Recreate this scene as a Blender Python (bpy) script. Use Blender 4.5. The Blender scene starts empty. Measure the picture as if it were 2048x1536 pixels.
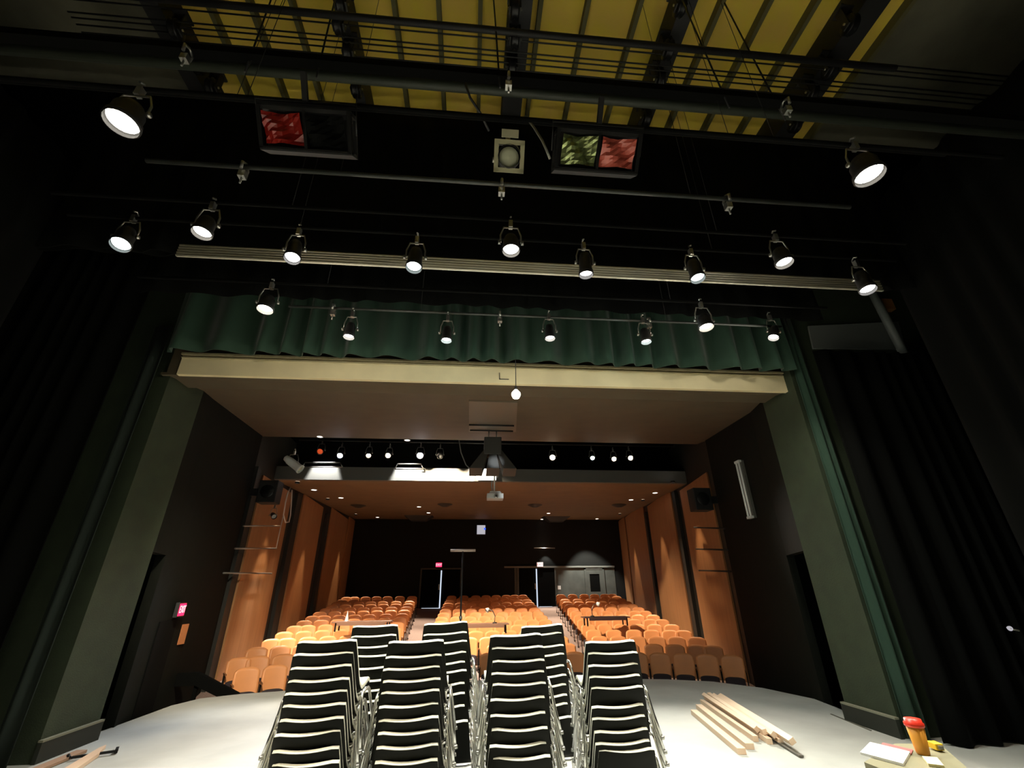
import bpy, bmesh, math, random
from mathutils import Vector, Matrix
random.seed(7)
PI = math.pi
S = bpy.context.scene
COL = S.collection

# ------------------------------------------------------------------ camera, world, exposure
F_PX, PITCH, YAW, ROLL, EYE = 882.5, 25.20, 5.25, -0.60, 1.70
p, y, r = (math.radians(a) for a in (PITCH, YAW, ROLL))
fwd = Vector((math.sin(y) * math.cos(p), math.cos(y) * math.cos(p), math.sin(p)))
rt0 = Vector((math.cos(y), -math.sin(y), 0))
up0 = rt0.cross(fwd)
RT = rt0 * math.cos(r) + up0 * math.sin(r)
UP = -rt0 * math.sin(r) + up0 * math.cos(r)
cam_data = bpy.data.cameras.new('camera')
cam = bpy.data.objects.new('camera', cam_data)
COL.objects.link(cam)
M = Matrix.Identity(4)
for i in range(3):
    M[i][0], M[i][1], M[i][2] = RT[i], UP[i], -fwd[i]
M[2][3] = EYE
cam.matrix_world = M
cam_data.sensor_width = 36
cam_data.lens = F_PX * 36 / 2048
cam_data.clip_start, cam_data.clip_end = 0.05, 200
S.camera = cam
S.view_settings.view_transform = 'Standard'
S.view_settings.look = 'None'
S.view_settings.exposure = 0.0
S.view_settings.gamma = 1
S.view_settings.use_curve_mapping = False
W = bpy.data.worlds.new('world')
S.world = W
W.use_nodes = True
W.node_tree.nodes['Background'].inputs[0].default_value = (0.5, 0.6, 0.5, 1)
W.node_tree.nodes['Background'].inputs[1].default_value = 0.0006
S.cycles.max_bounces = 8
S.cycles.diffuse_bounces = 4
S.cycles.glossy_bounces = 4
S.cycles.sample_clamp_indirect = 4
S.cycles.use_denoising = True

LK = 2.2            # overall lamp power scale
WP = [380, 300, 240, 200, 90, 1100, 70]    # the seven round work lights
def lamp(kind, loc, power, col=(1, .9, .75), aim=None, angle=60, blend=.5, size=.08, parent=None, name='lamp_light'):
    d = bpy.data.lights.new(name, kind)
    d.energy = power * LK
    d.color = col
    if kind == 'SPOT':
        d.spot_size = math.radians(angle); d.spot_blend = blend
    d.shadow_soft_size = size
    o = bpy.data.objects.new(name, d)
    COL.objects.link(o)
    o.location = loc
    if aim is not None:
        o.rotation_euler = (Vector(aim) - Vector(loc)).to_track_quat('-Z', 'Y').to_euler()
    if parent is not None:
        o.parent = parent
        o.matrix_parent_inverse = parent.matrix_basis.inverted()
    return o

def ray(x, y):
    return (x - 1024) * RT - (y - 768) * UP + F_PX * fwd
def aty(x, y, Y):
    d = ray(x, y); s = Y / d.y; return Vector((d.x * s, Y, EYE + d.z * s))
def atz(x, y, Z):
    d = ray(x, y); s = (Z - EYE) / d.z; return Vector((d.x * s, d.y * s, Z))

# ------------------------------------------------------------------ materials
def mat(name, col, rough=.6, metal=0., noise=0., nscale=6., bump=0., bscale=40., stretch=None, col2=None, spec=None, emis=None, estr=0., sheen=0.):
    m = bpy.data.materials.new(name); m.use_nodes = True
    nt = m.node_tree; b = nt.nodes['Principled BSDF']
    b.inputs['Base Color'].default_value = (*col, 1)
    b.inputs['Roughness'].default_value = rough
    b.inputs['Metallic'].default_value = metal
    if spec is not None: b.inputs['Specular IOR Level'].default_value = spec
    if sheen: b.inputs['Sheen Weight'].default_value = sheen
    if emis:
        b.inputs['Emission Color'].default_value = (*emis, 1); b.inputs['Emission Strength'].default_value = estr
    if noise or bump or col2:
        tc = nt.nodes.new('ShaderNodeTexCoord'); mp = nt.nodes.new('ShaderNodeMapping')
        nt.links.new(tc.outputs['Object'], mp.inputs[0])
        if stretch: mp.inputs['Scale'].default_value = stretch
    if noise or col2:
        n = nt.nodes.new('ShaderNodeTexNoise'); n.inputs['Scale'].default_value = nscale; n.inputs['Detail'].default_value = 6
        nt.links.new(mp.outputs[0], n.inputs['Vector'])
        cr = nt.nodes.new('ShaderNodeValToRGB')
        c2 = col2 or tuple(min(1, c * (1 + noise)) for c in col)
        c1 = col if col2 else tuple(c * (1 - noise) for c in col)
        cr.color_ramp.elements[0].position = .35; cr.color_ramp.elements[1].position = .65
        cr.color_ramp.elements[0].color = (*c1, 1); cr.color_ramp.elements[1].color = (*c2, 1)
        nt.links.new(n.outputs[0], cr.inputs[0]); nt.links.new(cr.outputs[0], b.inputs['Base Color'])
    if bump:
        n2 = nt.nodes.new('ShaderNodeTexNoise'); n2.inputs['Scale'].default_value = bscale; n2.inputs['Detail'].default_value = 4
        nt.links.new(mp.outputs[0], n2.inputs['Vector'])
        bp = nt.nodes.new('ShaderNodeBump'); bp.inputs['Strength'].default_value = bump; bp.inputs['Distance'].default_value = .01
        nt.links.new(n2.outputs[0], bp.inputs['Height']); nt.links.new(bp.outputs[0], b.inputs['Normal'])
    return m
def glow(name, col, strength):
    m = bpy.data.materials.new(name); m.use_nodes = True
    nt = m.node_tree; nt.nodes.clear()
    e = nt.nodes.new('ShaderNodeEmission'); o = nt.nodes.new('ShaderNodeOutputMaterial')
    e.inputs[0].default_value = (*col, 1); e.inputs[1].default_value = strength
    nt.links.new(e.outputs[0], o.inputs[0]); return m

FLOOR = mat('painted_stage_floor', (.44, .45, .42), .62, noise=.10, nscale=1.3, bump=.15, bscale=9)
CARPET = mat('aisle_carpet', (.30, .22, .19), .95, noise=.12, nscale=30, bump=.4, bscale=200)
BLACK = mat('black_paint', (.012, .012, .012), .6)
BLACKWALL = mat('black_wall_paint', (.016, .018, .015), .8, noise=.2, nscale=3)
BACKWALL = mat('rear_wall_paint', (.075, .083, .072), .8, noise=.15, nscale=2)
VOID = mat('black_velour', (.0028, .003, .0026), .98, spec=.1)
GREEN = mat('green_velour', (.013, .038, .022), .8, sheen=.15, spec=.3, bump=.2, bscale=120)
PIER = mat('grey_green_plaster', (.022, .034, .015), .8, noise=.12, nscale=4, bump=.3, bscale=60)
PIERBASE = mat('dark_base_paint', (.014, .018, .011), .7)
CREAM = mat('cream_painted_steel', (.88, .76, .46), .5, noise=.06, nscale=2)
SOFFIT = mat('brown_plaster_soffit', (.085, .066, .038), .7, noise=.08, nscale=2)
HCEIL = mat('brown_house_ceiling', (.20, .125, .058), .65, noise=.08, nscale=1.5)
WOOD = mat('stained_wood_panel', (.37, .18, .075), .5, nscale=2.2, stretch=(4, 4, .4), col2=(.43, .215, .09))
STRIP = mat('dark_wall_batten', (.022, .022, .018), .6)
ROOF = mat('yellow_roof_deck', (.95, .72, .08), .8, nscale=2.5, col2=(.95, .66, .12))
ROOFDIM = mat('grey_block_wall', (.16, .15, .12), .85, noise=.15, nscale=3)
SEATC = mat('orange_seat_shell', (.82, .34, .125), .38, noise=.10, nscale=1.2)
SEATDK = mat('dark_seat_cushion', (.03, .02, .025), .8)
METALBK = mat('black_metal', (.02, .02, .02), .4, metal=.6)
BROWNARM = mat('brown_armrest', (.20, .08, .03), .4)
SHELL = mat('black_chair_shell', (.005, .0055, .0035), .45, spec=.10)
CUSH = mat('cream_chair_padding', (.72, .72, .60), .40)
CHROME = mat('chrome_tube', (.92, .92, .90), .24, metal=1)
STEEL = mat('galvanised_steel', (.45, .45, .42), .35, metal=.9)
PIPE = mat('dull_black_pipe', (.05, .055, .05), .45, metal=.3)
RIB = mat('ribbed_aluminium', (.70, .66, .52), .4, metal=.2)
WHITE = mat('white_enamel', (.75, .77, .74), .35)
LENSDK = mat('unlit_lens_glass', (.62, .64, .45), .1)
PINE = mat('fresh_pine', (.80, .62, .44), .6, nscale=3, stretch=(1, .15, 1), col2=(.72, .50, .34))
REDGEL = mat('red_colour_gel', (.22, .012, .008), .25)
PINKGEL = mat('pale_red_gel', (.50, .10, .07), .25)
GRNGLASS = mat('greenish_flood_glass', (.25, .30, .12), .12, metal=.6, noise=.5, nscale=14)
PAPER = mat('white_paper', (.80, .82, .80), .7)
G_WARM = glow('warm_lamp_glow', (1, .93, .80), 14)
G_COOL = glow('cool_lamp_glow', (.86, 1, .97), 12)
G_WHITE = glow('white_lamp_glow', (1, .97, .93), 12)
G_AMBER = glow('amber_lamp_glow', (1, .80, .55), 22)
G_BLUEW = glow('bluish_lamp_glow', (.80, .85, 1), 30)
G_SMALL = glow('downlight_glow', (1, .93, .85), 7)
G_RED = glow('red_exit_glow', (1, .02, .08), 3.0)
G_PINK = glow('pale_exit_glow', (1, .72, .70), 1.6)
G_SLIT = glow('lobby_light', (.75, .85, 1), .9)
G_BLUE = glow('blue_indicator', (.02, .08, 1), 2)
G_PALE = glow('pale_glow', (.62, .60, .66), .75)

# ------------------------------------------------------------------ mesh builder
class MB:
    def __init__(s): s.v = []; s.f = []; s.sm = []
    def add(s, vs, fs, smooth=False):
        o = len(s.v); s.v += [tuple(v) for v in vs]; s.f += [tuple(i + o for i in f) for f in fs]; s.sm += [smooth] * len(fs); return s
    def box(s, a, b):
        x0, y0, z0 = a; x1, y1, z1 = b
        vs = [(x, yy, z) for x in (x0, x1) for yy in (y0, y1) for z in (z0, z1)]
        return s.add(vs, [(0, 1, 3, 2), (4, 6, 7, 5), (0, 4, 5, 1), (2, 3, 7, 6), (0, 2, 6, 4), (1, 5, 7, 3)])
    def obox(s, c, ax, ay, az):
        c = Vector(c); ax, ay, az = Vector(ax), Vector(ay), Vector(az)
        vs = [c + i * ax + j * ay + k * az for i in (-1, 1) for j in (-1, 1) for k in (-1, 1)]
        return s.add(vs, [(0, 1, 3, 2), (4, 6, 7, 5), (0, 4, 5, 1), (2, 3, 7, 6), (0, 2, 6, 4), (1, 5, 7, 3)])
    def prism(s, poly, z0, z1):
        n = len(poly)
        vs = [(q[0], q[1], z0) for q in poly] + [(q[0], q[1], z1) for q in poly]
        return s.add(vs, [tuple(range(n))[::-1], tuple(range(n, 2 * n))] + [(i, (i + 1) % n, n + (i + 1) % n, n + i) for i in range(n)])
    def slab(s, a, b, c, d, t):
        a, b, c, d = (Vector(q) for q in (a, b, c, d)); n = (b - a).cross(d - a).normalized() * t
        vs = [a, b, c, d, a + n, b + n, c + n, d + n]
        return s.add(vs, [(3, 2, 1, 0), (4, 5, 6, 7), (0, 1, 5, 4), (1, 2, 6, 5), (2, 3, 7, 6), (3, 0, 4, 7)])
    def tube(s, pts, rad, n=8, caps=True):
        pts = [Vector(q) for q in pts]; rings = []
        prev = None
        for i, q in enumerate(pts):
            t = (pts[min(i + 1, len(pts) - 1)] - pts[max(i - 1, 0)]).normalized()
            if prev is None:
                u = t.orthogonal().normalized()
            else:
                u = (prev - t * prev.dot(t))
                u = u.normalized() if u.length > 1e-6 else t.orthogonal().normalized()
            prev = u; w = t.cross(u)
            rr = rad[i] if isinstance(rad, (list, tuple)) else rad
            rings.append([q + rr * (math.cos(2 * PI * k / n) * u + math.sin(2 * PI * k / n) * w) for k in range(n)])
        vs = [v for rg in rings for v in rg]
        fs = [(i * n + k, i * n + (k + 1) % n, (i + 1) * n + (k + 1) % n, (i + 1) * n + k) for i in range(len(pts) - 1) for k in range(n)]
        s.add(vs, fs, True)
        if caps:
            o = len(s.v) - len(vs)
            s.f += [tuple(o + k for k in range(n))[::-1], tuple(o + (len(pts) - 1) * n + k for k in range(n))]; s.sm += [False, False]
        return s
    def lathe(s, prof, c=(0, 0, 0), axis=(0, 0, 1), n=20, smooth=True):
        ax = Vector(axis).normalized(); u = ax.orthogonal().normalized(); w = ax.cross(u); c = Vector(c)
        vs = [c + ax * h + rr * (math.cos(2 * PI * k / n) * u + math.sin(2 * PI * k / n) * w) for rr, h in prof for k in range(n)]
        fs = [(i * n + k, i * n + (k + 1) % n, (i + 1) * n + (k + 1) % n, (i + 1) * n + k) for i in range(len(prof) - 1) for k in range(n)]
        return s.add(vs, fs, smooth)
    def build(s, name, m, parent=None, loc=None, bevel=0):
        me = bpy.data.meshes.new(name); me.from_pydata(s.v, [], s.f); me.update()
        me.polygons.foreach_set('use_smooth', s.sm); me.materials.append(m)
        o = bpy.data.objects.new(name, me); COL.objects.link(o)
        if loc: o.location = loc
        if parent is not None: o.parent = parent
        if bevel:
            b = o.modifiers.new('bevel', 'BEVEL'); b.width = bevel; b.segments = 2; b.limit_method = 'ANGLE'
        return o
def tag(o, label, cat, group=None):
    o['label'] = label; o['category'] = cat
    if group: o['group'] = group
    return o
def struct(o):
    o['kind'] = 'structure'; return o
def empty(name, loc=(0, 0, 0), rz=0):
    o = bpy.data.objects.new(name, None); COL.objects.link(o); o.location = loc; o.rotation_euler = (0, 0, rz); o.empty_display_size = .1; return o
def copy_tree(o, parent=None):
    c = o.copy(); COL.objects.link(c); c.parent = parent
    for ch in o.children: copy_tree(ch, c)
    return c
ORD = ['first', 'second', 'third', 'fourth', 'fifth', 'sixth', 'seventh', 'eighth', 'ninth', 'tenth', 'eleventh', 'twelfth', 'thirteenth', 'fourteenth', 'fifteenth']

# ------------------------------------------------------------------ structure: stage
edge = [(-9.5, 6.9), (-5.05, 7.6), (-5.0, 9.6), (-4.81, 10.13), (-4.26, 10.44), (-3.58, 10.62), (-2.4, 10.95), (-1.0, 11.15), (.5, 11.2), (2.0, 11.12), (3.2, 10.95), (4.2, 10.72), (5.0, 10.35), (5.6, 9.6), (5.9, 8.6), (5.7, 7.2), (10.5, 7.2)]
struct(MB().prism([(-9.5, -2.5), (10.5, -2.5)] + edge[::-1][0:] , -.14, 0).build('floor', FLOOR))
ap = edge[2:15]
mb = MB()
for i in range(len(ap) - 1):
    a, b = ap[i], ap[i + 1]
    mb.slab((a[0], a[1], -.14), (b[0], b[1], -.14), (b[0], b[1], -.75), (a[0], a[1], -.75), .04)
struct(mb.build('wall_stage_front', BLACKWALL))
# proscenium wall
struct(MB().box((-9.5, 6.72, 0), (-4.82, 7.62, 9.2)).build('wall_proscenium_left', PIER))
struct(MB().box((5.42, 6.38, 0), (10.5, 7.25, 9.2)).build('wall_proscenium_right', PIER))
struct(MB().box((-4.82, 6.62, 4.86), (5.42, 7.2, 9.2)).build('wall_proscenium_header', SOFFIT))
for nm, x0, x1, y0, y1 in (('baseboard_left', -4.82, -4.775, 6.7, 7.64), ('baseboard_right', 5.37, 5.42, 6.36, 7.27)):
    b = struct(MB().box((x0, y0, 0), (x1, y1, .20)).build(nm, PIERBASE))
    struct(MB().box((x0 - .004, y0, .20), (x1 + .004, y1, .222)).build(nm.replace('baseboard', 'trim'), mat('base_cap_paint', (.20, .20, .14), .6)))
# cream lintel
beam = struct(MB().box((-4.62, 6.55, 4.80), (5.46, 6.62, 5.12)).build('trim_lintel', CREAM))
struct(MB().box((-4.62, 6.50, 5.125), (5.4, 6.56, 5.16)).box((-4.62, 6.52, 5.085), (5.4, 6.549, 5.095)).build('trim_curtain_track', mat('track_paint', (.35, .30, .18), .5)))
# wings and rear of the stage house
struct(MB().box((-9.6, -2.6, 0), (-9.5, 7, 9.2)).build('wall_left', BLACKWALL))
struct(MB().box((10.5, -2.6, 0), (10.6, 7.2, 9.2)).build('wall_right', BLACKWALL))
struct(MB().box((-9.6, -2.7, 0), (10.6, -2.6, 9.2)).build('wall_upstage', BLACKWALL))
# roof deck with corrugation seams as pattern
mb = MB().box((-4.5, -2.7, 9.05), (5.8, 7.2, 9.2))
struct(mb.build('ceiling', ROOF))
RD = mat('dim_roof_deck', (.13, .125, .085), .85, noise=.2, nscale=1.5)  # roof sides painted dark grey for the unlit part of the yellow deck
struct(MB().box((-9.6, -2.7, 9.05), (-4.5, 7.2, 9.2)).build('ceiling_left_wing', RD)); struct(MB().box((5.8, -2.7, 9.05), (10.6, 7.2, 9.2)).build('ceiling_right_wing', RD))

# house shell
RC = (0.9, 2.5)
def zf(rr): return -.62 + max(0, rr - 9.8) * .096
mb = MB(); nx, ny = 26, 44
vs = []
for j in range(ny + 1):
    for i in range(nx + 1):
        X = -8.2 + 18.4 * i / nx; Yv = 7.3 + 21.2 * j / ny
        vs.append((X, Yv, zf(math.hypot(X - RC[0], Yv - RC[1]))))
fs = [(j * (nx + 1) + i, j * (nx + 1) + i + 1, (j + 1) * (nx + 1) + i + 1, (j + 1) * (nx + 1) + i) for j in range(ny) for i in range(nx)]
mb.add(vs, fs, True)
struct(mb.build('floor_auditorium', CARPET))
WL = lambda Y: -6.2 - .05 * (Y - 13)
WR = lambda Y: 7.0 + .14 * (Y - 12.2)
def wallseg(name, a, b, z0, z1, m, t=.12, mbx=None):
    sx = -1 if a[0] < 0 else 1      # thickness goes away from the room
    t = abs(t) * sx
    return (mbx or MB()).prism([(a[0], a[1]), (b[0], b[1]), (b[0] + t, b[1]), (a[0] + t, a[1])], z0, z1)
PL = [(-4.82, 7.62), (-5.0, 8.25), (-6.15, 12.9)]
PR = [(5.42, 7.25), (5.85, 8.3), (6.95, 12.2)]
mb = MB(); wallseg('', PL[0], PL[1], 2.3, 6.6, None, .15, mb); wallseg('', PL[1], PL[2], -.8, 6.6, None, .15, mb)
APR = mat('apron_wall_paint', (.008, .009, .0065), .9, noise=.1, spec=.1)
struct(mb.build('wall_apron_left', APR))
mb = MB(); wallseg('', PR[0], PR[1], 2.26, 6.6, None, -.15, mb); wallseg('', PR[1], PR[2], -.8, 6.6, None, -.15, mb)
struct(mb.build('wall_apron_right', APR))
# black return behind the two side slots
struct(MB().box((-7.0, 7.62, -.8), (-6.9, 9.2, 3)).box((6.9, 7.25, -.8), (7.0, 9.2, 3)).build('wall_side_passage', VOID))
mb = MB(); wallseg('', (WL(12.9), 12.9), (WL(28), 28), -.8, 6.6, None, .15, mb)
struct(mb.build('wall_house_left', STRIP))
mb = MB(); wallseg('', (WR(12.2), 12.2), (WR(28), 28), -.8, 6.6, None, -.15, mb)
struct(mb.build('wall_house_right', STRIP))
struct(MB().box((-8.2, 28, 0), (10.4, 28.15, 6.8)).build('wall_back', mat('black_rear_wall', (.016, .017, .016), .9, spec=.1)))
struct(MB().box((2.6, 27.97, .6), (8.6, 28, 3.0)).build('wall_back_grey_section', BACKWALL))
# ceilings
mb = MB()
mb.add([(-4.9, 6.62, 4.82), (5.5, 6.62, 4.82), (7.2, 13, 5.9), (-6.3, 13, 5.9), (-4.9, 6.62, 4.86), (5.5, 6.62, 4.86), (7.2, 13, 6.08), (-6.3, 13, 6.08)],
       [(0, 1, 2, 3), (7, 6, 5, 4), (0, 4, 5, 1), (1, 5, 6, 2), (2, 6, 7, 3), (3, 7, 4, 0)])
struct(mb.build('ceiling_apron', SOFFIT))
mb = MB()
mb.add([(-7, 14.7, 5.0), (8.6, 14.7, 5.0), (10.2, 28.1, 5.72), (-8, 28.1, 5.72), (-7, 14.7, 5.15), (8.6, 14.7, 5.15), (10.2, 28.1, 5.9), (-8, 28.1, 5.9)],
       [(0, 1, 2, 3), (7, 6, 5, 4), (0, 4, 5, 1), (1, 5, 6, 2), (2, 6, 7, 3), (3, 7, 4, 0)])
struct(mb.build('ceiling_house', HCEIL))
struct(MB().box((-7, 14.55, 5.0), (8.6, 14.70, 5.42)).build('wall_bulkhead', mat('pale_bulkhead_paint', (.17, .17, .155), .8, spec=.1)))
struct(MB().box((-7.5, 13, 7.4), (9, 16, 7.5)).box((-7.5, 15.9, 5.2), (9, 16, 7.4)).build('ceiling_cove', VOID))

def hit_wall(px, py, side, off):
    d = ray(px, py); a_, b_ = (-5.55 + off, -.05) if side < 0 else (5.292 - off, .14)
    return d * (a_ / (d.x - b_ * d.y)) + Vector((0, 0, EYE))
# wood wall panels
def panel(name, wall, Y0, Y1, z0, z1, s, label):
    a = (wall(Y0) + s * .05, Y0); b = (wall(Y1) + s * .06, Y1)
    q = MB().prism([(a[0], a[1]), (b[0], b[1]), (wall(Y1), Y1), (wall(Y0), Y0)], z0, z1)
    o = q.build('wood_wall_panel', WOOD); tag(o, label, 'wall panel', 'wood wall panels of the auditorium'); return o
panel('', WL, 13.6, 16.3, -.6, 4.9, 1, 'wide stained wood panel on left auditorium wall with horizontal pipes across it')
panel('', WL, 17.7, 20.6, -.3, 5.15, 1, 'second stained wood panel on left auditorium wall between two dark battens')
panel('', WL, 22.2, 26.0, .1, 5.4, 1, 'third stained wood panel on left auditorium wall near the rear wall')
panel('', WL, 26.3, 27.9, .3, 5.6, 1, 'last narrow stained wood panel in left rear corner of auditorium')
panel('', WR, 12.6, 15.3, -.6, 4.9, -1, 'wide stained wood panel on right auditorium wall above the front seats')
panel('', WR, 16.5, 20.2, -.3, 5.2, -1, 'second stained wood panel on right auditorium wall between two dark battens')
panel('', WR, 21.1, 25.6, .1, 5.5, -1, 'third stained wood panel on right auditorium wall beside the rear seats')
panel('', WR, 26.0, 27.9, .3, 5.6, -1, 'last narrow stained wood panel in right rear corner of auditorium')

for w_, s1, Ya, Yb in ((WL, 1, 12.95, 13.15), (WL, 1, 16.75, 17.1), (WL, 1, 21.3, 21.7), (WR, -1, 15.75, 16.05), (WR, -1, 20.5, 20.8)):
    struct(MB().prism([(w_(Ya), Ya), (w_(Yb), Yb), (w_(Yb) + s1 * .12, Yb), (w_(Ya) + s1 * .12, Ya)], -.6, 5.0).build('trim_wall_batten', STRIP))
# doors, slits and rear wall details
def rear_door(n, xl, xr, z0, z1, slitx, exitx, exitz, em, label):
    d = struct(MB().box((xl, 27.93, z0), (xr, 27.98, z1)).build('door_%d' % n, VOID))
    fr = struct(MB().box((xl - .08, 27.9, z0), (xl, 27.99, z1 + .08)).box((xr, 27.9, z0), (xr + .08, 27.99, z1 + .08)).box((xl - .08, 27.9, z1), (xr + .08, 27.99, z1 + .08)).build('trim_door_%d' % n, BACKWALL))
    sl = MB().box((slitx - .035, 27.90, z0 + .02), (slitx + .035, 27.925, z1 - .05)).build('light_gap', G_SLIT, d)
    s2 = MB().box((slitx - (1.0 if n == 1 else -.1), 27.90, z0 + .01), (slitx + (0 if n == 1 else .85), 27.925, z0 + .05)).build('threshold_gap', G_SLIT, d)
    hd = MB().box((slitx - .12, 27.88, z0 + .95), (slitx - .07, 27.925, z0 + 1.25)).build('handle', STEEL, d)
    t = empty('exit_sign', (exitx, 27.8, exitz))
    MB().box((-.19, 0, -.13), (.19, .1, .13)).build('sign_housing', WHITE if n == 2 else BLACK, t)
    MB().box((-.17, -.006, -.11), (.17, -.001, .11)).build('sign_face', em, t)
    tx = bpy.data.curves.new('sign_letters', 'FONT'); tx.body = 'EXIT'; tx.size = .17; tx.align_x = 'CENTER'; tx.align_y = 'CENTER'; tx.extrude = .002
    to = bpy.data.objects.new('sign_letters', tx); COL.objects.link(to); to.parent = t; to.location = (0, -.012, 0); to.rotation_euler = (PI / 2, 0, 0)
    tx.materials.append(G_PINK if n == 1 else mat('faded_red_letters', (.6, .1, .1), .6, emis=(1, .2, .2), estr=.5))
    MB().tube([(0, .05, .13), (0, .05, .3)], .01).build('sign_bracket', BLACK, t)
    tag(t, label, 'exit sign')
rear_door(1, -2.75, -.55, .87, 2.9, -1.64, -1.8, 3.14, G_RED, 'glowing red EXIT sign above the rear double door across the left aisle')
rear_door(2, 2.85, 4.96, .87, 2.95, 3.89, 4.1, 3.13, G_PINK, 'pale washed-out EXIT sign above the rear double door with grey wall beside it')
struct(MB().box((2.0, 27.86, 2.96), (8.6, 27.99, 3.05)).build('trim_rear_ledge', mat('ledge_paint', (.16, .17, .15), .6)))
t = struct(MB().box((6.75, 27.9, .95), (6.85, 27.99, 2.95)).box((7.85, 27.9, .95), (7.95, 27.99, 2.95)).box((6.75, 27.9, 2.85), (7.95, 27.99, 2.95)).box((6.85, 27.92, .95), (7.05, 27.99, 2.85)).box((7.65, 27.92, .95), (7.85, 27.99, 2.85)).box((7.05, 27.92, .95), (7.65, 27.99, 1.65)).box((7.05, 27.92, 2.6), (7.65, 27.99, 2.85)).build('door_3', BACKWALL))
MB().box((7.05, 27.96, 1.65), (7.65, 27.98, 2.6)).build('pane', VOID, t)
tag(MB().box((5.12, 27.95, 1.79), (5.30, 27.99, 1.99)).build('light_switch', WHITE), 'small white switch plate on grey rear wall beside door frame', 'switch')
t = empty('glowing_box', (.6, 27.9, 5.09)); tag(t, 'small pale box with a glowing face and blue indicator high on the rear wall', 'window')  # bright box given a glowing face, built like a window
MB().box((-.28, 0, -.30), (.28, .09, .30)).build('box_frame', BLACK, t); MB().box((-.25, -.01, -.25), (.25, -.002, .27)).build('pane', G_PALE, t)
MB().lathe([(0, -.03), (.06, -.03), (.06, 0)], (.22, 0, .06), (0, 1, 0), 12).build('indicator_lamp', G_BLUE, t)
# lit patch of stage-side wall, its light put in as grey colour
tag(MB().slab((5.95, 6.34, 5.55), (7.75, 6.34, 5.6), (7.85, 6.34, 6.2), (6.0, 6.34, 6.02), .03).build('lit_wall_patch', mat('lit_wall_grey', (.16, .18, .17), .7)), 'grey board standing in for lit patch of dark wall above right wing', 'board')
tag(MB().tube([(7.42, 6.2, 7.1), (7.55, 6.2, 5.2)], .07, 10).build('vertical_conduit', mat('grey_conduit', (.15, .17, .16), .5)), 'thick grey conduit running down dark wall beside grey board', 'pipe')
tag(MB().box((7.62, 6.26, 6.45), (7.86, 6.37, 6.68)).build('junction_box', mat('orange_box_paint', (.40, .18, .05), .5)), 'small orange junction box high on dark wall of right wing', 'junction box')

# ------------------------------------------------------------------ roof joists, loft blocks, cables
JD = mat('dark_joist', (.12, .11, .04), .7)
for i, (px, w, nm) in enumerate([(350, .22, 'joist over the left wing'), (700, .14, 'joist above left clamp'), (1035, .30, 'wide joist over middle of stage'), (1345, .2, 'joist right of the middle'), (1690, .32, 'joist over right wing')]):
    X = atz(px, 60, 8.8).x
    o = MB().box((X - w / 2, -2.5, 8.55), (X + w / 2, 6.6, 9.05)).build('roof_beam', BLACK)
    tag(o, 'black steel roof beam, %s in the row of five beams' % (ORD[i]), 'beam', 'steel roof beams')
k = 0
for px in (440, 520, 600, 795, 880, 960, 1075, 1165, 1265, 1420, 1510, 1600, 1780):
    X = atz(px, 60, 8.95).x
    tag(MB().box((X - .03, -2.5, 8.9), (X + .03, 6.6, 9.05)).build('ceiling_joist', JD), 'thin dark joist under the yellow roof, %s from the left' % ORD[k], 'joist', 'thin roof joists'); k += 1
def loft_block(p, lab):
    t = empty('loft_block', p)
    MB().lathe([(.0, -.05), (.115, -.05), (.125, -.03), (.10, 0), (.125, .03), (.115, .05), (0, .05)], (0, 0, 0), (1, 0, 0), 16).build('sheave', METALBK, t)
    MB().box((-.075, -.05, -.06), (-.055, .05, .30)).box((.055, -.05, -.06), (.075, .05, .30)).box((-.09, -.09, .28), (.09, .09, .31)).build('housing', BLACK, t)
    MB().tube([(-.09, 0, 0), (.09, 0, 0)], .015).build('axle', STEEL, t)
    tag(t, lab, 'pulley', 'loft blocks under the roof beams'); return t
rowsn = ['first', 'second', 'third', 'fourth']
cols = [('left wing', [(352, 60), (395, 130), (425, 175)]), ('left clamp', [(683, 8), (678, 50), (697, 104), (713, 178)]), ('middle', [(1030, 18), (1030, 78), (1024, 135)]),
        ('right of middle', [(1360, 12), (1336, 100), (1319, 160), (1292, 236)]), ('right wing', [(1700, 50), (1660, 140), (1622, 186), (1590, 250)])]
for nm, ps in cols:
    for i, (px, py) in enumerate(ps):
        loft_block(atz(px, py, 8.3), 'dark round pulley under the %s roof beam, %s from the camera side' % (nm, rowsn[i]))
cab = 0
for y0 in (16, 27, 38, 62, 72, 84, 98, 108, 118, 127):
    a = atz(1000, y0 + 40, 8.3)
    tag(MB().tube([(-5.2, a.y, 8.3), (8.0, a.y, 8.3)], .011, 5).build('lift_cable', BLACK), 'thin dark lift cable crossing under the roof, %s from the camera' % ORD[cab], 'cable', 'lift cables under the roof'); cab += 1
cab = 0
for (px, py, Z) in ((500, 118, 5.6), (640, 130, 5.6), (1000, 150, 5.6), (1450, 190, 5.6), (1560, 215, 5.6)):
    a = atz(px, py, 6.2)
    tag(MB().tube([(a.x, a.y, 6.0), (a.x - .1, a.y + .05, 8.3)], .009, 5).build('hanging_cable', BLACK), 'thin dark cable dropping to the black truss, %s along it' % ORD[cab], 'cable', 'cables dropping to the black truss'); cab += 1

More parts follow.
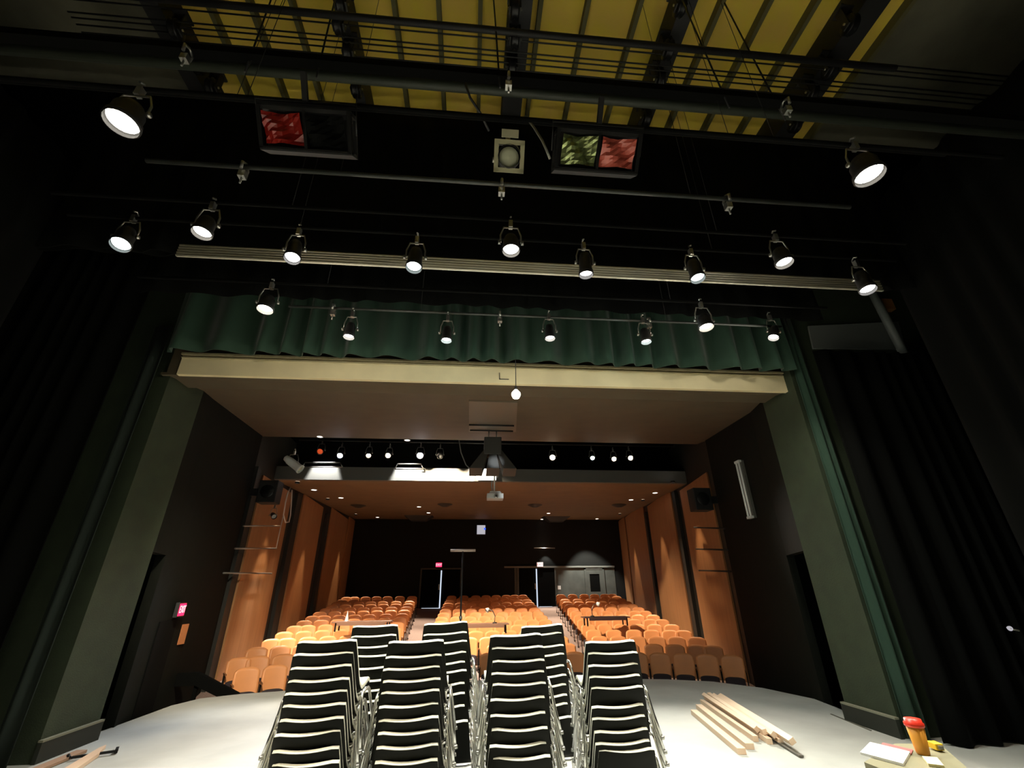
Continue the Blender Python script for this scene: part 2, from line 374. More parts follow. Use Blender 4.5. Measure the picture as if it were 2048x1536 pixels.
# ------------------------------------------------------------------ battens and truss
def hang(o, xa, xb, Y, z, n=2):
    for k in range(n):
        X = xa + (xb - xa) * (k + .5) / n
        MB().tube([(X, Y, z), (X, Y, 9.06)], .003, 5).build('lift_line', BLACK, o)
    return o
def bar(name, z, ya, rad, xa, xb, m, label, cat='pipe'):
    return hang(tag(MB().tube([(xa, ya, z), (xb, ya, z)], rad, 10).build(name, m), label, cat), xa, xb, ya, z)
a = atz(1000, 62, 7.0)
bar('batten_pipe', 7.0, a.y, .035, -4.3, 4.62, BLACK, 'long straight black pipe crossing below the yellow roof')
a = atz(1000, 158, 6.2)
tt = empty('lighting_truss', (0, a.y, 6.2)); tag(tt, 'broad black truss beam crossing below the roof with a grey pipe under it', 'truss')
MB().box((-5.6, -.05, -.03), (6.4, .04, .06)).build('top_beam', VOID, tt)
MB().tube([(-5.4, .12, .02), (6.2, .12, .02)], .05, 10).build('cable_pipe', mat('dark_olive_pipe', (.022, .028, .018), .6), tt)
a = atz(1000, 368, 5.35)
YA = a.y
bar('batten_pipe', 5.35, YA, .022, -3.1, 3.9, PIPE, 'thin grey pipe across the black border with three clamps')
a = atz(1000, 532, 5.35); YS = a.y
rb = MB()
for i in range(5):
    rb.tube([(-3.5, YS, 5.27 + i * .036), (5.35, YS, 5.27 + i * .036)], .016, 8)
rb.box((-3.5, YS + .004, 5.26), (5.35, YS + .02, 5.44))
tag(rb.build('ribbed_batten', RIB), 'long cream ribbed metal batten crossing the stage under the black border', 'batten')
a = atz(1000, 630, 5.3); YC = a.y
bar('batten_pipe', 5.3, YC, .018, -2.6, 4.6, PIPE, 'thin pipe in front of the green valance carrying small spotlights')
def clamp(p, lab):
    t = empty('pipe_clamp', p)
    MB().tube([(0, -.05, -.05), (0, -.06, .02), (0, 0, .06), (0, .05, .02), (0, .045, -.04)], .014).build('hook', STEEL, t)
    MB().box((-.03, -.03, -.12), (.03, .03, -.05)).build('clamp_body', STEEL, t); MB().tube([(0, 0, -.06), (0, 0, -.19)], .009).build('bolt', STEEL, t)
    tag(t, lab, 'clamp', 'bare clamps on the pipes')
for i, x in enumerate((490, 1003, 1450)):
    q = atz(x, 322 + (x - 350) * .07 + 6, 5.33); clamp((q.x, YA, 5.33), 'bare metal clamp on thin grey pipe, %s along it' % ORD[i])
for i, (x, yy) in enumerate(((376, 106), (1017, 160), (1570, 210))):
    q = atz(x, yy, 6.12); clamp(q, 'bare metal clamp under the black truss, %s along it' % ORD[i])
for i, (x, yy) in enumerate(((666, 612), (1000, 627), (1297, 642))):
    q = atz(x, yy, 5.3); clamp((q.x, YC, 5.3), 'small clamp on the pipe before the valance, %s along it' % ORD[i])

# ------------------------------------------------------------------ curtains
def curtain(name, xa, xb, Y, za, zb, pitch, amp, m, label, cat='curtain', hem=0., seed=1, along='x', irregular=.35):
    rng = random.Random(seed); L = xb - xa; n = max(8, int(L / pitch * 8)); vs = []; nz = 8
    ph = []; acc = 0
    for i in range(n + 1):
        acc += (1 + irregular * math.sin(i * .13 + seed) + irregular * .5 * math.sin(i * .041 * seed + 2)) * 2 * PI / 8; ph.append(acc)
    for k in range(nz + 1):
        t = k / nz
        for i in range(n + 1):
            X = xa + L * i / n
            fold = math.sin(ph[i]) + .35 * math.sin(ph[i] * .5 + 1)
            d = amp * fold * (.45 + .55 * (1 - t))
            z = za + (zb - za) * t + (hem * (fold * .5 + .5) * (1 - t) ** 3 if hem else 0)
            vs.append((X, Y + d, z) if along == 'x' else (Y + d, X, z))
    fs = [(k * (n + 1) + i, k * (n + 1) + i + 1, (k + 1) * (n + 1) + i + 1, (k + 1) * (n + 1) + i) for k in range(nz) for i in range(n)]
    o = MB().add(vs, fs, True).build(name, m)
    s = o.modifiers.new('thickness', 'SOLIDIFY'); s.thickness = .008
    return tag(o, label, cat)
curtain('valance_curtain', -4.7, 5.3, 6.16, 4.98, 6.9, .42, .13, GREEN, 'dark green gathered valance curtain hanging along the cream lintel', hem=.07, seed=3)
curtain('border_curtain', -5.2, 6.3, YS + .12, 5.42, 8.3, .5, .03, VOID, 'black border curtain hanging behind the ribbed batten', seed=5)
curtain('border_curtain', -9.3, 10.3, YS + .4, 5.6, aty(1000, 232, YS + .4).z, .5, .03, VOID, 'short black border curtain high behind the clamped pipe', seed=8)
curtain('border_curtain', -4.9, 5.6, YC + .28, aty(970, 612, YC + .28).z, 9.04, .5, .03, VOID, 'black curtain sheet put in for the shade on the upper green valance', seed=15)  # added black sheet takes the place of shade on the valance top
curtain('leg_curtain', -9.0, -5.15, 6.1, 0.02, 7.2, .26, .06, VOID, 'black side curtain hanging at the left end of the proscenium', seed=2)
curtain('house_curtain', -5.12, -4.84, 6.45, 0.02, 5.6, .12, .05, mat('shaded_green_velour', (.008, .016, .011), .9), 'narrow bunched green house curtain beside left proscenium pier', seed=4)  # same green cloth, darkened in colour for the dim side
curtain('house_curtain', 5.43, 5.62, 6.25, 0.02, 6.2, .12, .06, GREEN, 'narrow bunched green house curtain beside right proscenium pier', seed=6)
curtain('leg_curtain', 5.66, 10.3, 6.0, 0.02, aty(1700, 702, 6.0).z, .30, .07, VOID, 'black side curtain hanging at the right end of the proscenium', seed=9)
curtain('wing_curtain', .5, 4.6, 6.0, 0.02, 7.0, .35, .06, VOID, 'black curtain closing the right wing beside the stage', seed=11, along='y')
curtain('wing_curtain', .5, 4.8, -5.5, 0.02, 7.0, .35, .06, VOID, 'black curtain closing the left wing beside the stage', seed=12, along='y')

# ------------------------------------------------------------------ stage lanterns
def lantern(p, label, g, rad=.1, L=.26, tilt=(0, -.12, -1), pipez=None, power=0, col=(1, .9, .75), angle=80, group=None, aim=None, body=BLACK, name='stage_spotlight', spill=0, frame=True):
    """p = centre of the lens; the can rises from it against the beam direction"""
    t = empty(name, p); d = Vector(tilt).normalized()
    MB().lathe([(rad * 1.02, -.03), (rad * 1.12, -.02), (rad * 1.08, .02), (rad * .95, .04), (rad * .95, L * .62), (rad * .7, L * .95), (rad * .3, L), (0, L)], (0, 0, 0), -d, 20).build('housing', body, t)
    MB().lathe([(0, .0), (rad * .55, .006), (rad * .94, .012), (rad * .96, .02)], (0, 0, 0), -d, 20).build('lens', g, t)
    c = -d * L * .5; yr = rad * 1.25
    top = c + Vector((0, 0, .17 + rad * .4))
    if frame:
        yk = MB().tube([c + Vector((-yr, 0, 0)), c + Vector((-yr, 0, .10)), top + Vector((-yr * .7, 0, 0)), top + Vector((yr * .7, 0, 0)), c + Vector((yr, 0, .10)), c + Vector((yr, 0, 0))], .009, 6).build('yoke', STEEL, t)
        for s_ in (-1, 1): MB().lathe([(0, 0), (.022, 0), (.022, .025), (0, .025)], c + Vector((s_ * yr, 0, 0)), (s_, 0, 0), 8).build('yoke_knob', STEEL, yk)
        MB().box(tuple(top + Vector((-.02, -.025, 0))), tuple(top + Vector((.02, .025, .09)))).tube([top + Vector((0, .03, .06)), top + Vector((0, .035, .12)), top + Vector((0, 0, .15)), top + Vector((0, -.035, .12))], .01, 6).build('hook_clamp', STEEL, t)
    tag(t, label, 'spotlight', group)
    if power:
        lo = Vector(p) + d * .06
        if spill: lamp('POINT', lo, spill, col, size=.07, parent=t, name='lens_spill_light')
        lamp('SPOT', lo, power, col, aim=(aim if aim is not None else lo + d), angle=angle, blend=.8, size=.09, parent=t)
    return t
WARM = (1, .88, .68); COOLC = (.88, 1, .95); WHT = (1, .96, .88)
def row(Y, items, xa, xb, lab):
    zs = [aty(px, py, Y).z for px, py in items]; z = sum(zs) / len(zs)
    zp = z + .385 + (.04 if Y in (YY + .04,) else 0)
    hang(tag(MB().tube([(xa, Y, zp), (xb, Y, zp)], .020, 10).build('batten_pipe', VOID), lab, 'pipe'), xa, xb, Y, zp)
    return z
def place(px, py, Y, z):
    v = aty(px, py, Y); return Vector((v.x, Y, v.z))
YB, YT, YP, YY = 2.42, 3.48, 4.74, 3.86
LW = 'round warm work lights'
it = [(245, 243), (1738, 348)]; z = row(YB + .02, it, -4.2, 4.9, 'black pipe carrying the two big outer work lights')
for i, (px, py) in enumerate(it):
    lantern(place(px, py, YB, z), 'big round glowing warm work light %s' % ('above the left wing, biggest glow overhead' if i == 0 else 'above the right wing near roof edge'), G_WARM, .112, .2, (0, -.05, -1), power=WP[i], col=WARM, angle=100, name='work_light', group=LW)
it = [(405, 463), (1022, 498), (1568, 523)]; z = row(YT + .02, it, -4.2, 4.9, 'black pipe carrying three work lights above ribbed batten')
for i, (px, py) in enumerate(it):
    lantern(place(px, py, YT, z), 'round glowing warm work light above ribbed batten, %s of three' % ORD[i], G_WARM, .085, .18, (0, -.10, -1), power=WP[2 + i], col=WARM, angle=100, name='work_light', group=LW)
it = [(531, 616), (1412, 652)]; z = row(YP + .02, it, -4.2, 4.9, 'black pipe carrying two work lights above the valance ends')
for i, (px, py) in enumerate(it):
    lantern(place(px, py, YP, z), 'round glowing warm work light beside the valance, %s end' % ('left' if i == 0 else 'right'), G_WARM, .09, .18, (0, -.1, -1), power=WP[5 + i], col=WARM, angle=[46, 80][i], aim=[(-4.4, 12.0, .2), None][i], spill=12, name='work_light', group=LW)
GB = 'spotlights on the pipe before the ribbed batten'
dat = [(242, 487, G_COOL, COOLC, .088), (585, 514, G_WHITE, WHT, .078), (828, 532, G_COOL, COOLC, .082), (1172, 546, G_WHITE, WHT, .075), (1395, 554, G_COOL, COOLC, .078), (1735, 577, G_WHITE, WHT, .085)]
z = row(YY + .04, [d[:2] for d in dat], -4.4, 5.2, 'black pipe carrying six can spotlights before the ribbed batten')
for i, (px, py, g, c, rr) in enumerate(dat):
    tl = [(.2, -.3, -1), (.12, -.25, -1), (0, -.15, -1), (0, .05, -1), (0, -.15, -1), (-.1, -.15, -1)][i]
    lantern(place(px, py, YY, z), 'black %s-lit can spotlight before ribbed batten, %s from the left' % ('cool' if g is G_COOL else 'white', ORD[i]), g, rr, .27, tl, power=[330, 150, 150, 150, 150, 90][i], col=c, angle=[42, 75, 75, 75, 75, 75][i], aim=[(5.4, 6.6, .9), None, None, None, None, None][i], group=GB)
GC = 'small spotlights before the green valance'
for i, (px, py, g) in enumerate([(698, 671, G_WHITE), (893, 678, G_COOL), (1100, 674, G_WHITE), (1292, 681, G_COOL), (1547, 673, G_WHITE)]):
    lantern(aty(px, py, YC - .02), 'small black spotlight hanging before green valance, %s from the left' % ORD[i], g, .070, .2, (0, -.05, -1) if i < 4 else (-.4, -.1, -1), power=[150, 110, 130, 110, 90][i], col=COOLC if g is G_COOL else (1, .93, .78), angle=116, aim=aty(px, py, YC - .02) + Vector((0, .18, -1)), spill=7, group=GC)
# unlit lantern with square colour frame
t = lantern(atz(1018, 314, 5.0), 'unlit lantern with pale square colour frame beside green flood', LENSDK, .088, .26, (.0, -.75, -.6), name='framed_lantern')
fz = Vector((0, -.75, -.6)).normalized(); fx = Vector((1, 0, 0)); fy = fz.cross(fx)
mb = MB()
for s1, a1, b1 in ((1, fx, fy), (-1, fx, fy)):
    mb.obox(fz * .02 + s1 * fy * .108, fx * .125, fy * .018, fz * .004); mb.obox(fz * .02 + s1 * fx * .108, fx * .018, fy * .125, fz * .004)
mb.build('colour_frame', mat('frame_metal', (.42, .40, .25), .45), t)
MB().obox(fz * .03 + fy * .17, fx * .07, fy * .03, fz * .004).build('frame_clip', mat('clip_metal', (.36, .34, .22), .5), t)
# twin flood units
def flood(p, mats, label, w=.33):
    t = empty('twin_floodlight', p)
    MB().box((-w - .03, -.02, -.16), (w + .03, .16, -.13)).box((-w - .03, -.02, .13), (w + .03, .16, .16)).box((-w - .03, .14, -.16), (w + .03, .16, .16)).build('housing', BLACK, t)
    for s1, m in zip((-1, 1), mats):
        cx = s1 * w / 2 * 1.0
        # crinkled gel / reflector sheet
        vs = []; n = 8; rg = random.Random(s1 + 5)
        for j in range(n + 1):
            for i in range(n + 1):
                u = i / n * 2 - 1; v = j / n * 2 - 1
                vs.append((cx + u * w * .44, -.03 + .03 * math.sin(3 * u + 2 * v) + rg.uniform(-.012, .012), v * .11))
        fs = [(j * (n + 1) + i, j * (n + 1) + i + 1, (j + 1) * (n + 1) + i + 1, (j + 1) * (n + 1) + i) for j in range(n) for i in range(n)]
        o = MB().add(vs, fs, False).build('colour_gel', m, t); sm = o.modifiers.new('thickness', 'SOLIDIFY'); sm.thickness = .003
    MB().box((-w - .03, -.03, -.15), (w + .03, -.02, -.135)).box((-.012, -.03, -.14), (.012, .02, .14)).box((-w - .03, -.03, -.15), (-w, .02, .15)).box((w, -.03, -.15), (w + .03, .02, .15)).build('gel_frame', METALBK, t)
    MB().tube([(-w - .05, .05, 0), (-w - .06, .05, .22), (w + .06, .05, .22), (w + .05, .05, 0)], .010, 6).build('yoke', METALBK, t)
    MB().box((-.02, .02, .22), (.02, .06, .42)).build('hook_clamp', BLACK, t)
    t.rotation_euler = (math.radians(42), 0, 0)
    tag(t, label, 'floodlight', 'twin floodlights on the upper pipe')
flood(atz(612, 262, 5.05), (REDGEL, VOID), 'twin floodlight with dim red gel in its left half')
flood(atz(1195, 305, 5.05), (GRNGLASS, PINKGEL), 'twin floodlight with greenish glass and crumpled red gel')
a = atz(900, 232, 5.6)
bar('batten_pipe', 5.6, a.y, .020, -4.4, 4.6, VOID, 'black pipe that carries the twin floodlights')
# curled cables near floods
tag(MB().tube([atz(930, 165, 5.9), atz(940, 195, 5.8), atz(960, 225, 5.75), atz(978, 262, 5.7)], .011, 6).build('power_cable', BLACK), 'black cord drooping from truss toward the framed lantern', 'cord')
tag(MB().tube([atz(1050, 232, 5.6), atz(1068, 255, 5.5), atz(1085, 282, 5.2), atz(1093, 300, 5.1), atz(1100, 318, 5.05)], .011, 6).build('power_cable', mat('pale_cord', (.3, .3, .25), .5)), 'pale cord hanging beside the greenish floodlight', 'cord')
# bare bulb
q = aty(1032, 788, 6.05)
t = empty('hanging_bulb', q)
MB().lathe([(0, -.08), (.045, -.065), (.066, -.025), (.066, .015), (.035, .055), (.02, .07)], (0, 0, 0), (0, 0, 1), 16).build('bulb', G_WARM, t)
MB().lathe([(0, .12), (.022, .12), (.024, .06), (0, .06)], (0, 0, 0), (0, 0, 1), 12).build('socket', BLACK, t)
MB().tube([(0, 0, .12), (0, 0, .75), (0, .1, 2.0)], .006, 6).build('cord', BLACK, t)
tag(t, 'bare glowing bulb on a thin cord below the cream lintel', 'bulb')
lamp('POINT', q, 420, WARM, size=.05, parent=t)
o = tag(MB().box((.39, 6.535, 4.87), (.40, 6.549, 4.99)).box((.40, 6.535, 4.87), (.55, 6.549, 4.878)).build('conduit_bracket', BLACK), 'thin dark L-shaped bracket on the cream lintel', 'bracket')

# ------------------------------------------------------------------ apron soffit and cove
def hit_soffit(px, py):
    d = ray(px, py); k = 1.08 / 6.38; s = (4.82 - 6.62 * k - EYE) / (d.z - d.y * k); return d * s + Vector((0, 0, EYE))
a, b, c, d_ = (hit_soffit(*q) for q in ((938, 800), (1035, 803), (1032, 862), (938, 862)))
t = MB().slab(a, b, c, d_, -.025).build('access_hatch', mat('hatch_paint', (.15, .12, .085), .6)); tag(t, 'flat rectangular hatch on brown apron soffit beside bare bulb', 'hatch')
lq = [(hit_soffit(938, 846), hit_soffit(1028, 848)), (hit_soffit(940, 857), hit_soffit(1026, 859))]
t2 = MB().tube([lq[0][0] - Vector((0, 0, .05)), lq[0][1] - Vector((0, 0, .05))], .02, 6).tube([lq[1][0] - Vector((0, 0, .05)), lq[1][1] - Vector((0, 0, .05))], .02, 6).build('hatch_rail', BLACK)
tag(t2, 'pair of thin dark rails under the soffit hatch', 'rail')
for i, (px, py) in enumerate(((641, 873), (815, 880))):
    q = hit_soffit(px, py) - Vector((0, .05, .02))
    t = empty('recessed_downlight', q); MB().lathe([(.09, .03), (.10, -.01), (.075, -.01), (.075, .02)], (0, 0, 0), (0, 0, 1), 16).build('trim_ring', WHITE, t); MB().lathe([(0, 0), (.075, 0)], (0, 0, 0), (0, 0, 1), 16).build('diffuser', G_SMALL, t)
    lamp('SPOT', q - Vector((0, 0, .05)), 1500 if i == 0 else 2700, (1, .80, .58), aim=((-3.9, 16.0, 0), (2.2, 17.6, .2))[i], angle=(46, 74)[i], blend=.7, size=.06, parent=t)
    tag(t, 'small recessed downlight at the edge of brown soffit, %s' % ('outer one' if i == 0 else 'inner one'), 'downlight')
foh = [(680, 911, G_BLUEW, (.85, .9, 1), .085), (737, 911, G_AMBER, (1, .8, .55), .075), (776, 911, G_AMBER, (1, .82, .6), .08), (840, 911, G_BLUEW, (.85, .9, 1), .1), (1105, 915, G_AMBER, (1, .85, .65), .09), (1185, 916, G_COOL, (.9, 1, .97), .07), (1228, 918, G_AMBER, (1, .85, .65), .075), (1261, 916, G_AMBER, (1, .86, .72), .08)]
aims = [(-3.2, 7, 0), (-2, 8, 0), (-3, 4.5, 0), (-1, 6, 0), (0, 4.0, 0), (2.2, 4.6, 0), (2, 4.6, 0), (3.5, 4.4, 0)]
for i, (px, py, g, c, rr) in enumerate(foh):
    p0 = aty(px, py, 13.9); am = Vector(aims[i]); dd = (am - p0).normalized(); dv = (Vector((0, 0, EYE)) - p0).normalized()
    lantern(p0, '%s spotlight in the ceiling cove facing the stage, %s from the left' % ('bluish' if g is G_BLUEW else 'amber' if g is G_AMBER else 'cool white', ORD[i]), g, rr, .34, dd, power=700, col=c, angle=34, group='lit spotlights in the ceiling cove', name='cove_spotlight')
p0 = aty(640, 903, 13.9)
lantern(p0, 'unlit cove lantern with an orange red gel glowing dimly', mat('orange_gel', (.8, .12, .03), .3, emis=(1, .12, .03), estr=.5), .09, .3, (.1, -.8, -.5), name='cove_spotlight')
p0 = aty(880, 912, 13.9)
lantern(p0, 'dark unlit cove lantern between bluish spotlight and loudspeaker cluster', mat('dim_lens', (.15, .15, .14), .3), .09, .3, (.1, -.8, -.5), name='cove_spotlight')
tag(MB().tube([(-5.5, 13.9, 6.1), (6.8, 13.9, 6.1)], .025, 8).build('batten_pipe', BLACK), 'black pipe inside the ceiling cove holding spotlights', 'pipe')
for i, (xa, xb, lab) in enumerate(((610, 680, 'above dim left part'), (795, 842, 'above brightly lit part'))):
    a, b = aty(xa, 925 if i == 0 else 928, 14.4), aty(xb, 925 if i == 0 else 928, 14.4); c, d_ = aty(xa - 5, 934 if i == 0 else 938, 14.4), aty(xb + 5, 934 if i == 0 else 938, 14.4)
    tag(MB().tube([a, b], .02, 6).tube([c, d_], .02, 6).tube([b, d_], .015, 6).tube([a, c], .015, 6).build('cove_handrail', STEEL), 'small metal handrail %s of the pale bulkhead' % lab, 'handrail')
for i, (px, pw) in enumerate(((648, 560), (817, 800), (965, 900))):     # cove floods washing the bulkhead
    q = aty(px, 900, 14.15)
    lamp('SPOT', (q.x, 14.25, 6.3), pw, (1, .98, .95), aim=(q.x, 14.6, 5.1), angle=50, blend=.4, size=.05, name='bulkhead_wash_light')
# loudspeaker cluster
q = aty(985, 905, 11)
t = empty('loudspeaker_cluster', q); tag(t, 'dark hanging loudspeaker cluster with flared horns below the soffit', 'loudspeaker')
GREY = mat('cluster_paint', (.05, .05, .045), .6)
MB().box((-.22, -.2, -.1), (.22, .2, .36)).build('cabinet', GREY, t, bevel=.02)
for s1, nm in ((-1, 'horn'), (1, 'horn'), (0, 'horn')):
    MB().add([(s1 * .12 - .06, -.1, .1), (s1 * .12 + .06, -.1, .1), (s1 * .12 + .06, .1, .1), (s1 * .12 - .06, .1, .1), (s1 * .42 - .16, -.35, -.5), (s1 * .42 + .16, -.35, -.5), (s1 * .42 + .16, .05, -.6), (s1 * .42 - .16, .05, -.6)],
             [(0, 1, 2, 3), (0, 4, 5, 1), (1, 5, 6, 2), (2, 6, 7, 3), (3, 7, 4, 0), (4, 7, 6, 5)]).build(nm, GREY, t)
MB().tube([(-.1, 0, .36), (-.1, 0, .6)], .015).tube([(.1, 0, .36), (.1, 0, .6)], .015).build('hanging_bracket', STEEL, t)
tag(MB().tube([aty(918, 880, 10.9), aty(922, 905, 10.9), aty(932, 930, 10.9), aty(945, 942, 10.9)], .012, 6).build('power_cable', mat('grey_cord', (.2, .2, .19), .6)), 'thin grey cord drooping beside the loudspeaker cluster', 'cord')
# projector
q = aty(990, 994, 12)
t = empty('ceiling_projector', q); tag(t, 'white projector hanging on a pole in front of the bulkhead', 'projector')
MB().box((-.22, -.17, -.07), (.22, .17, .07)).build('projector_body', WHITE, t, bevel=.015)
MB().lathe([(.03, -.05), (.055, -.05), (.055, 0)], (.02, -.17, -.01), (0, 1, 0), 16).build('lens_ring', STEEL, t)
MB().lathe([(0, -.04), (.045, -.045)], (.02, -.17, -.01), (0, 1, 0), 16).build('lens', BLACK, t)
MB().box((-.16, -.12, .08), (.16, .12, .10)).box((-.14, -.1, .12), (.14, .1, .135)).tube([(-.12, 0, .07), (-.12, 0, .13)], .01).tube([(.12, 0, .07), (.12, 0, .13)], .01).build('mount_plate', WHITE, t)
MB().tube([(-.02, 0, .13), (-.02, 0, 1.55)], .022, 8).build('mount_pole', WHITE, t)
MB().tube([(-.06, -.02, .1), (-.10, -.03, .3), (-.07, -.03, .6), (-.03, -.02, .9)], .008, 6).build('cable', mat('blue_cable', (.25, .55, .65), .5), t)
tag(MB().box(tuple(aty(952, 960, 14.45)), tuple(aty(992, 941, 14.5))).build('lit_bulkhead_box', WHITE), 'white box for the bracket and light patch on bulkhead above projector', 'box')  # white block paints in the spot-lit bulkhead end, plus a bracket
lamp('SPOT', (.5, 9.5, 5.2), 60, (.9, .95, 1), aim=tuple(q), angle=16, name='projector_spill_light')
# left white lantern, cable loop, wall speaker
a, b = aty(563, 909, 11), aty(600, 938, 11); dd = (b - a).normalized()
t = lantern(b, 'white bodied unlit spotlight angled on left side of the soffit', LENSDK, .10, .5, dd, name='white_spotlight', body=WHITE)
hw = lambda px, py: hit_wall(px, py, -1, .25)
tag(MB().tube([hw(*v) for v in ((581, 975), (576, 985), (571, 1005), (567, 1030), (571, 1045), (578, 1044), (581, 1030), (583, 1000), (584, 980))], .022, 6).build('looped_cable', WHITE), 'pale looped cable hanging at edge of the left wood panel', 'cable')
tag(MB().tube([hw(*v) for v in ((567, 1030), (560, 1060), (552, 1098))], .016, 6).build('wall_cable', WHITE), 'pale cable running down left wood panel below the loop', 'cable')
def wall_speaker(q, s1, lab):
    t = empty('wall_loudspeaker', q); MB().box((-.25, -.2, -.3), (.25, .2, .3)).build('cabinet', BLACK, t, bevel=.02); MB().lathe([(0, -.01), (.16, -.02), (.18, 0)], (0, -.2, 0), (0, 1, 0), 20).build('speaker_cone', METALBK, t)
    MB().box((min(s1 * .25, s1 * .5), -.04, -.1), (max(s1 * .25, s1 * .5), .04, .1)).build('wall_bracket', BLACK, t); tag(t, lab, 'loudspeaker')
wall_speaker(hit_wall(540, 985, -1, .62), -1, 'black loudspeaker high on left auditorium wall beside looped cable')
wall_speaker(hit_wall(1400, 1000, 1, .62), 1, 'black loudspeaker high on right auditorium wall')
lantern(hit_wall(548, 1033, -1, .45), 'small unlit lantern with pale face on left auditorium wall', WHITE, .07, .22, (.5, -.6, -.4), name='wall_lantern')
for i, (xa, ya, xb, yb) in enumerate(((487, 1052, 560, 1052), (470, 1097, 553, 1097), (447, 1146, 543, 1147))):
    tag(MB().tube([hit_wall(xa, ya, -1, .22), hit_wall(xb, yb, -1, .25)], .022, 8).build('boom_pipe', STEEL), 'horizontal metal pipe across left wood panel, %s from the top' % ORD[i], 'pipe', 'pipes across the left wood panel')
for i, (xa, ya, xb, yb) in enumerate(((1388, 1055, 1450, 1057), (1392, 1098, 1456, 1100), (1398, 1141, 1462, 1143))):
    tag(MB().tube([hit_wall(xa, ya, 1, .22), hit_wall(xb, yb, 1, .22)], .022, 8).build('boom_pipe', BLACK), 'dark horizontal pipe across right wood panel, %s from the top' % ORD[i], 'pipe', 'pipes across the right wood panel')
# fluorescent strip on right apron wall
def wallR(Y): return PR[1][0] + (Y - PR[1][1]) * (PR[2][0] - PR[1][0]) / (PR[2][1] - PR[1][1])
a = aty(1489, 922, 9.45); b = aty(1514, 1037, 9.45)
t = empty('fluorescent_fitting', ((a + b) / 2).to_tuple()[:1] + (9.45, (a.z + b.z) / 2)); t.location.x = min(t.location.x, wallR(9.45) - .07); tag(t, 'tall unlit white twin-tube fluorescent fitting on dark right apron wall', 'light fitting')
h = (a.z - b.z) / 2
MB().box((-.02, -.09, -h), (.05, .09, h)).build('backplate', mat('fitting_dark', (.10, .10, .085), .5), t)
for s1 in (-1, 1):
    MB().tube([(-.06, s1 * .05, -h + .05), (-.06, s1 * .05, h - .05)], .02, 10).build('tube', mat('unlit_tube_glow', (.62, .64, .58), .3, emis=(.8, .85, .75), estr=.06), t)  # slight emission makes the unlit tubes look paler
MB().box((-.08, -.09, h - .05), (0, .09, h)).box((-.08, -.09, -h), (0, .09, -h + .05)).build('end_cap', WHITE, t)
# left exit sign, door and notice
def wallL(Y): return PL[1][0] + (Y - PL[1][1]) * (PL[2][0] - PL[1][0]) / (PL[2][1] - PL[1][1])
ang = math.atan2(PL[2][0] - PL[1][0], PL[2][1] - PL[1][1])
q = Vector((wallL(9.55) + .06, 9.55, 1.46))
t = empty('exit_sign', q, -ang)
MB().box((-.03, -.2, -.12), (.03, .2, .12)).build('sign_housing', BLACK, t); MB().box((.031, -.18, -.10), (.036, .18, .10)).build('sign_face', G_RED, t)
tx = bpy.data.curves.new('sign_letters', 'FONT'); tx.body = 'EXIT'; tx.size = .17; tx.align_x = 'CENTER'; tx.align_y = 'CENTER'; tx.extrude = .002
to = bpy.data.objects.new('sign_letters', tx); COL.objects.link(to); to.parent = t; to.location = (.042, 0, 0); to.rotation_euler = (PI / 2, 0, PI / 2); tx.materials.append(G_PINK)
tag(t, 'glowing red EXIT sign above dark side door on left apron wall', 'exit sign')
a, b = (wallL(8.85) + .02, 8.85), (wallL(9.7) + .02, 9.7)
dr = struct(MB().slab((a[0], a[1], -.6), (b[0], b[1], -.6), (b[0], b[1], 1.3), (a[0], a[1], 1.3), -.03).build('door_4', VOID))
q = Vector((wallL(10.25) + .03, 10.25, 1.02))
tag(MB().box((-.005, -.11, -.17), (.005, .11, .17)).build('wall_notice', mat('orange_paper', (.55, .20, .07), .7), None, q), 'small orange notice on left apron wall beside the side door', 'notice')

# ------------------------------------------------------------------ house ceiling lights
def hceil(X, Y): return 5.0 + (Y - 14.7) * .72 / 13.4
def hit_ceil(px, py):
    d = ray(px, py); k = .72 / 13.4; s = min((5.0 - 14.7 * k - EYE) / (d.z - d.y * k), 27.6 / d.y); v = d * s + Vector((0, 0, EYE)); v.z = hceil(v.x, v.y); return v
dl = [(628, 979), (682, 995), (838, 1013), (857, 1025), (755, 1034), (1097, 1026), (1084, 1038), (1194, 1037), (1262, 999), (1310, 985)]
for i, (px, py) in enumerate(dl):
    q = hit_ceil(px, py)
    t = empty('recessed_downlight', q - Vector((0, 0, .01)))
    MB().lathe([(.11, .02), (.12, -.01), (.09, -.012), (.09, .01)], (0, 0, 0), (0, 0, 1), 16).build('trim_ring', WHITE, t)
    MB().lathe([(0, -.005), (.09, -.005)], (0, 0, 0), (0, 0, 1), 16).build('diffuser', G_SMALL, t)
    tag(t, 'small lit downlight in brown auditorium ceiling, %s from the left' % ORD[sorted(range(10), key=lambda k: dl[k][0]).index(i)], 'downlight', 'lit downlights in the auditorium ceiling')
    if px in (838, 857, 1097, 1084): lamp('SPOT', q - Vector((0, 0, .06)), 1000, (1, .82, .62), aim=q - Vector((.3, 2.6, 5)), angle=70, blend=.8, size=.06, parent=t)
    else: lamp('SPOT', q - Vector((0, 0, .06)), 420, (1, .78, .54), aim=q - Vector((q.x * .12, 1.4, 5)), angle=46, blend=.7, size=.06, parent=t)
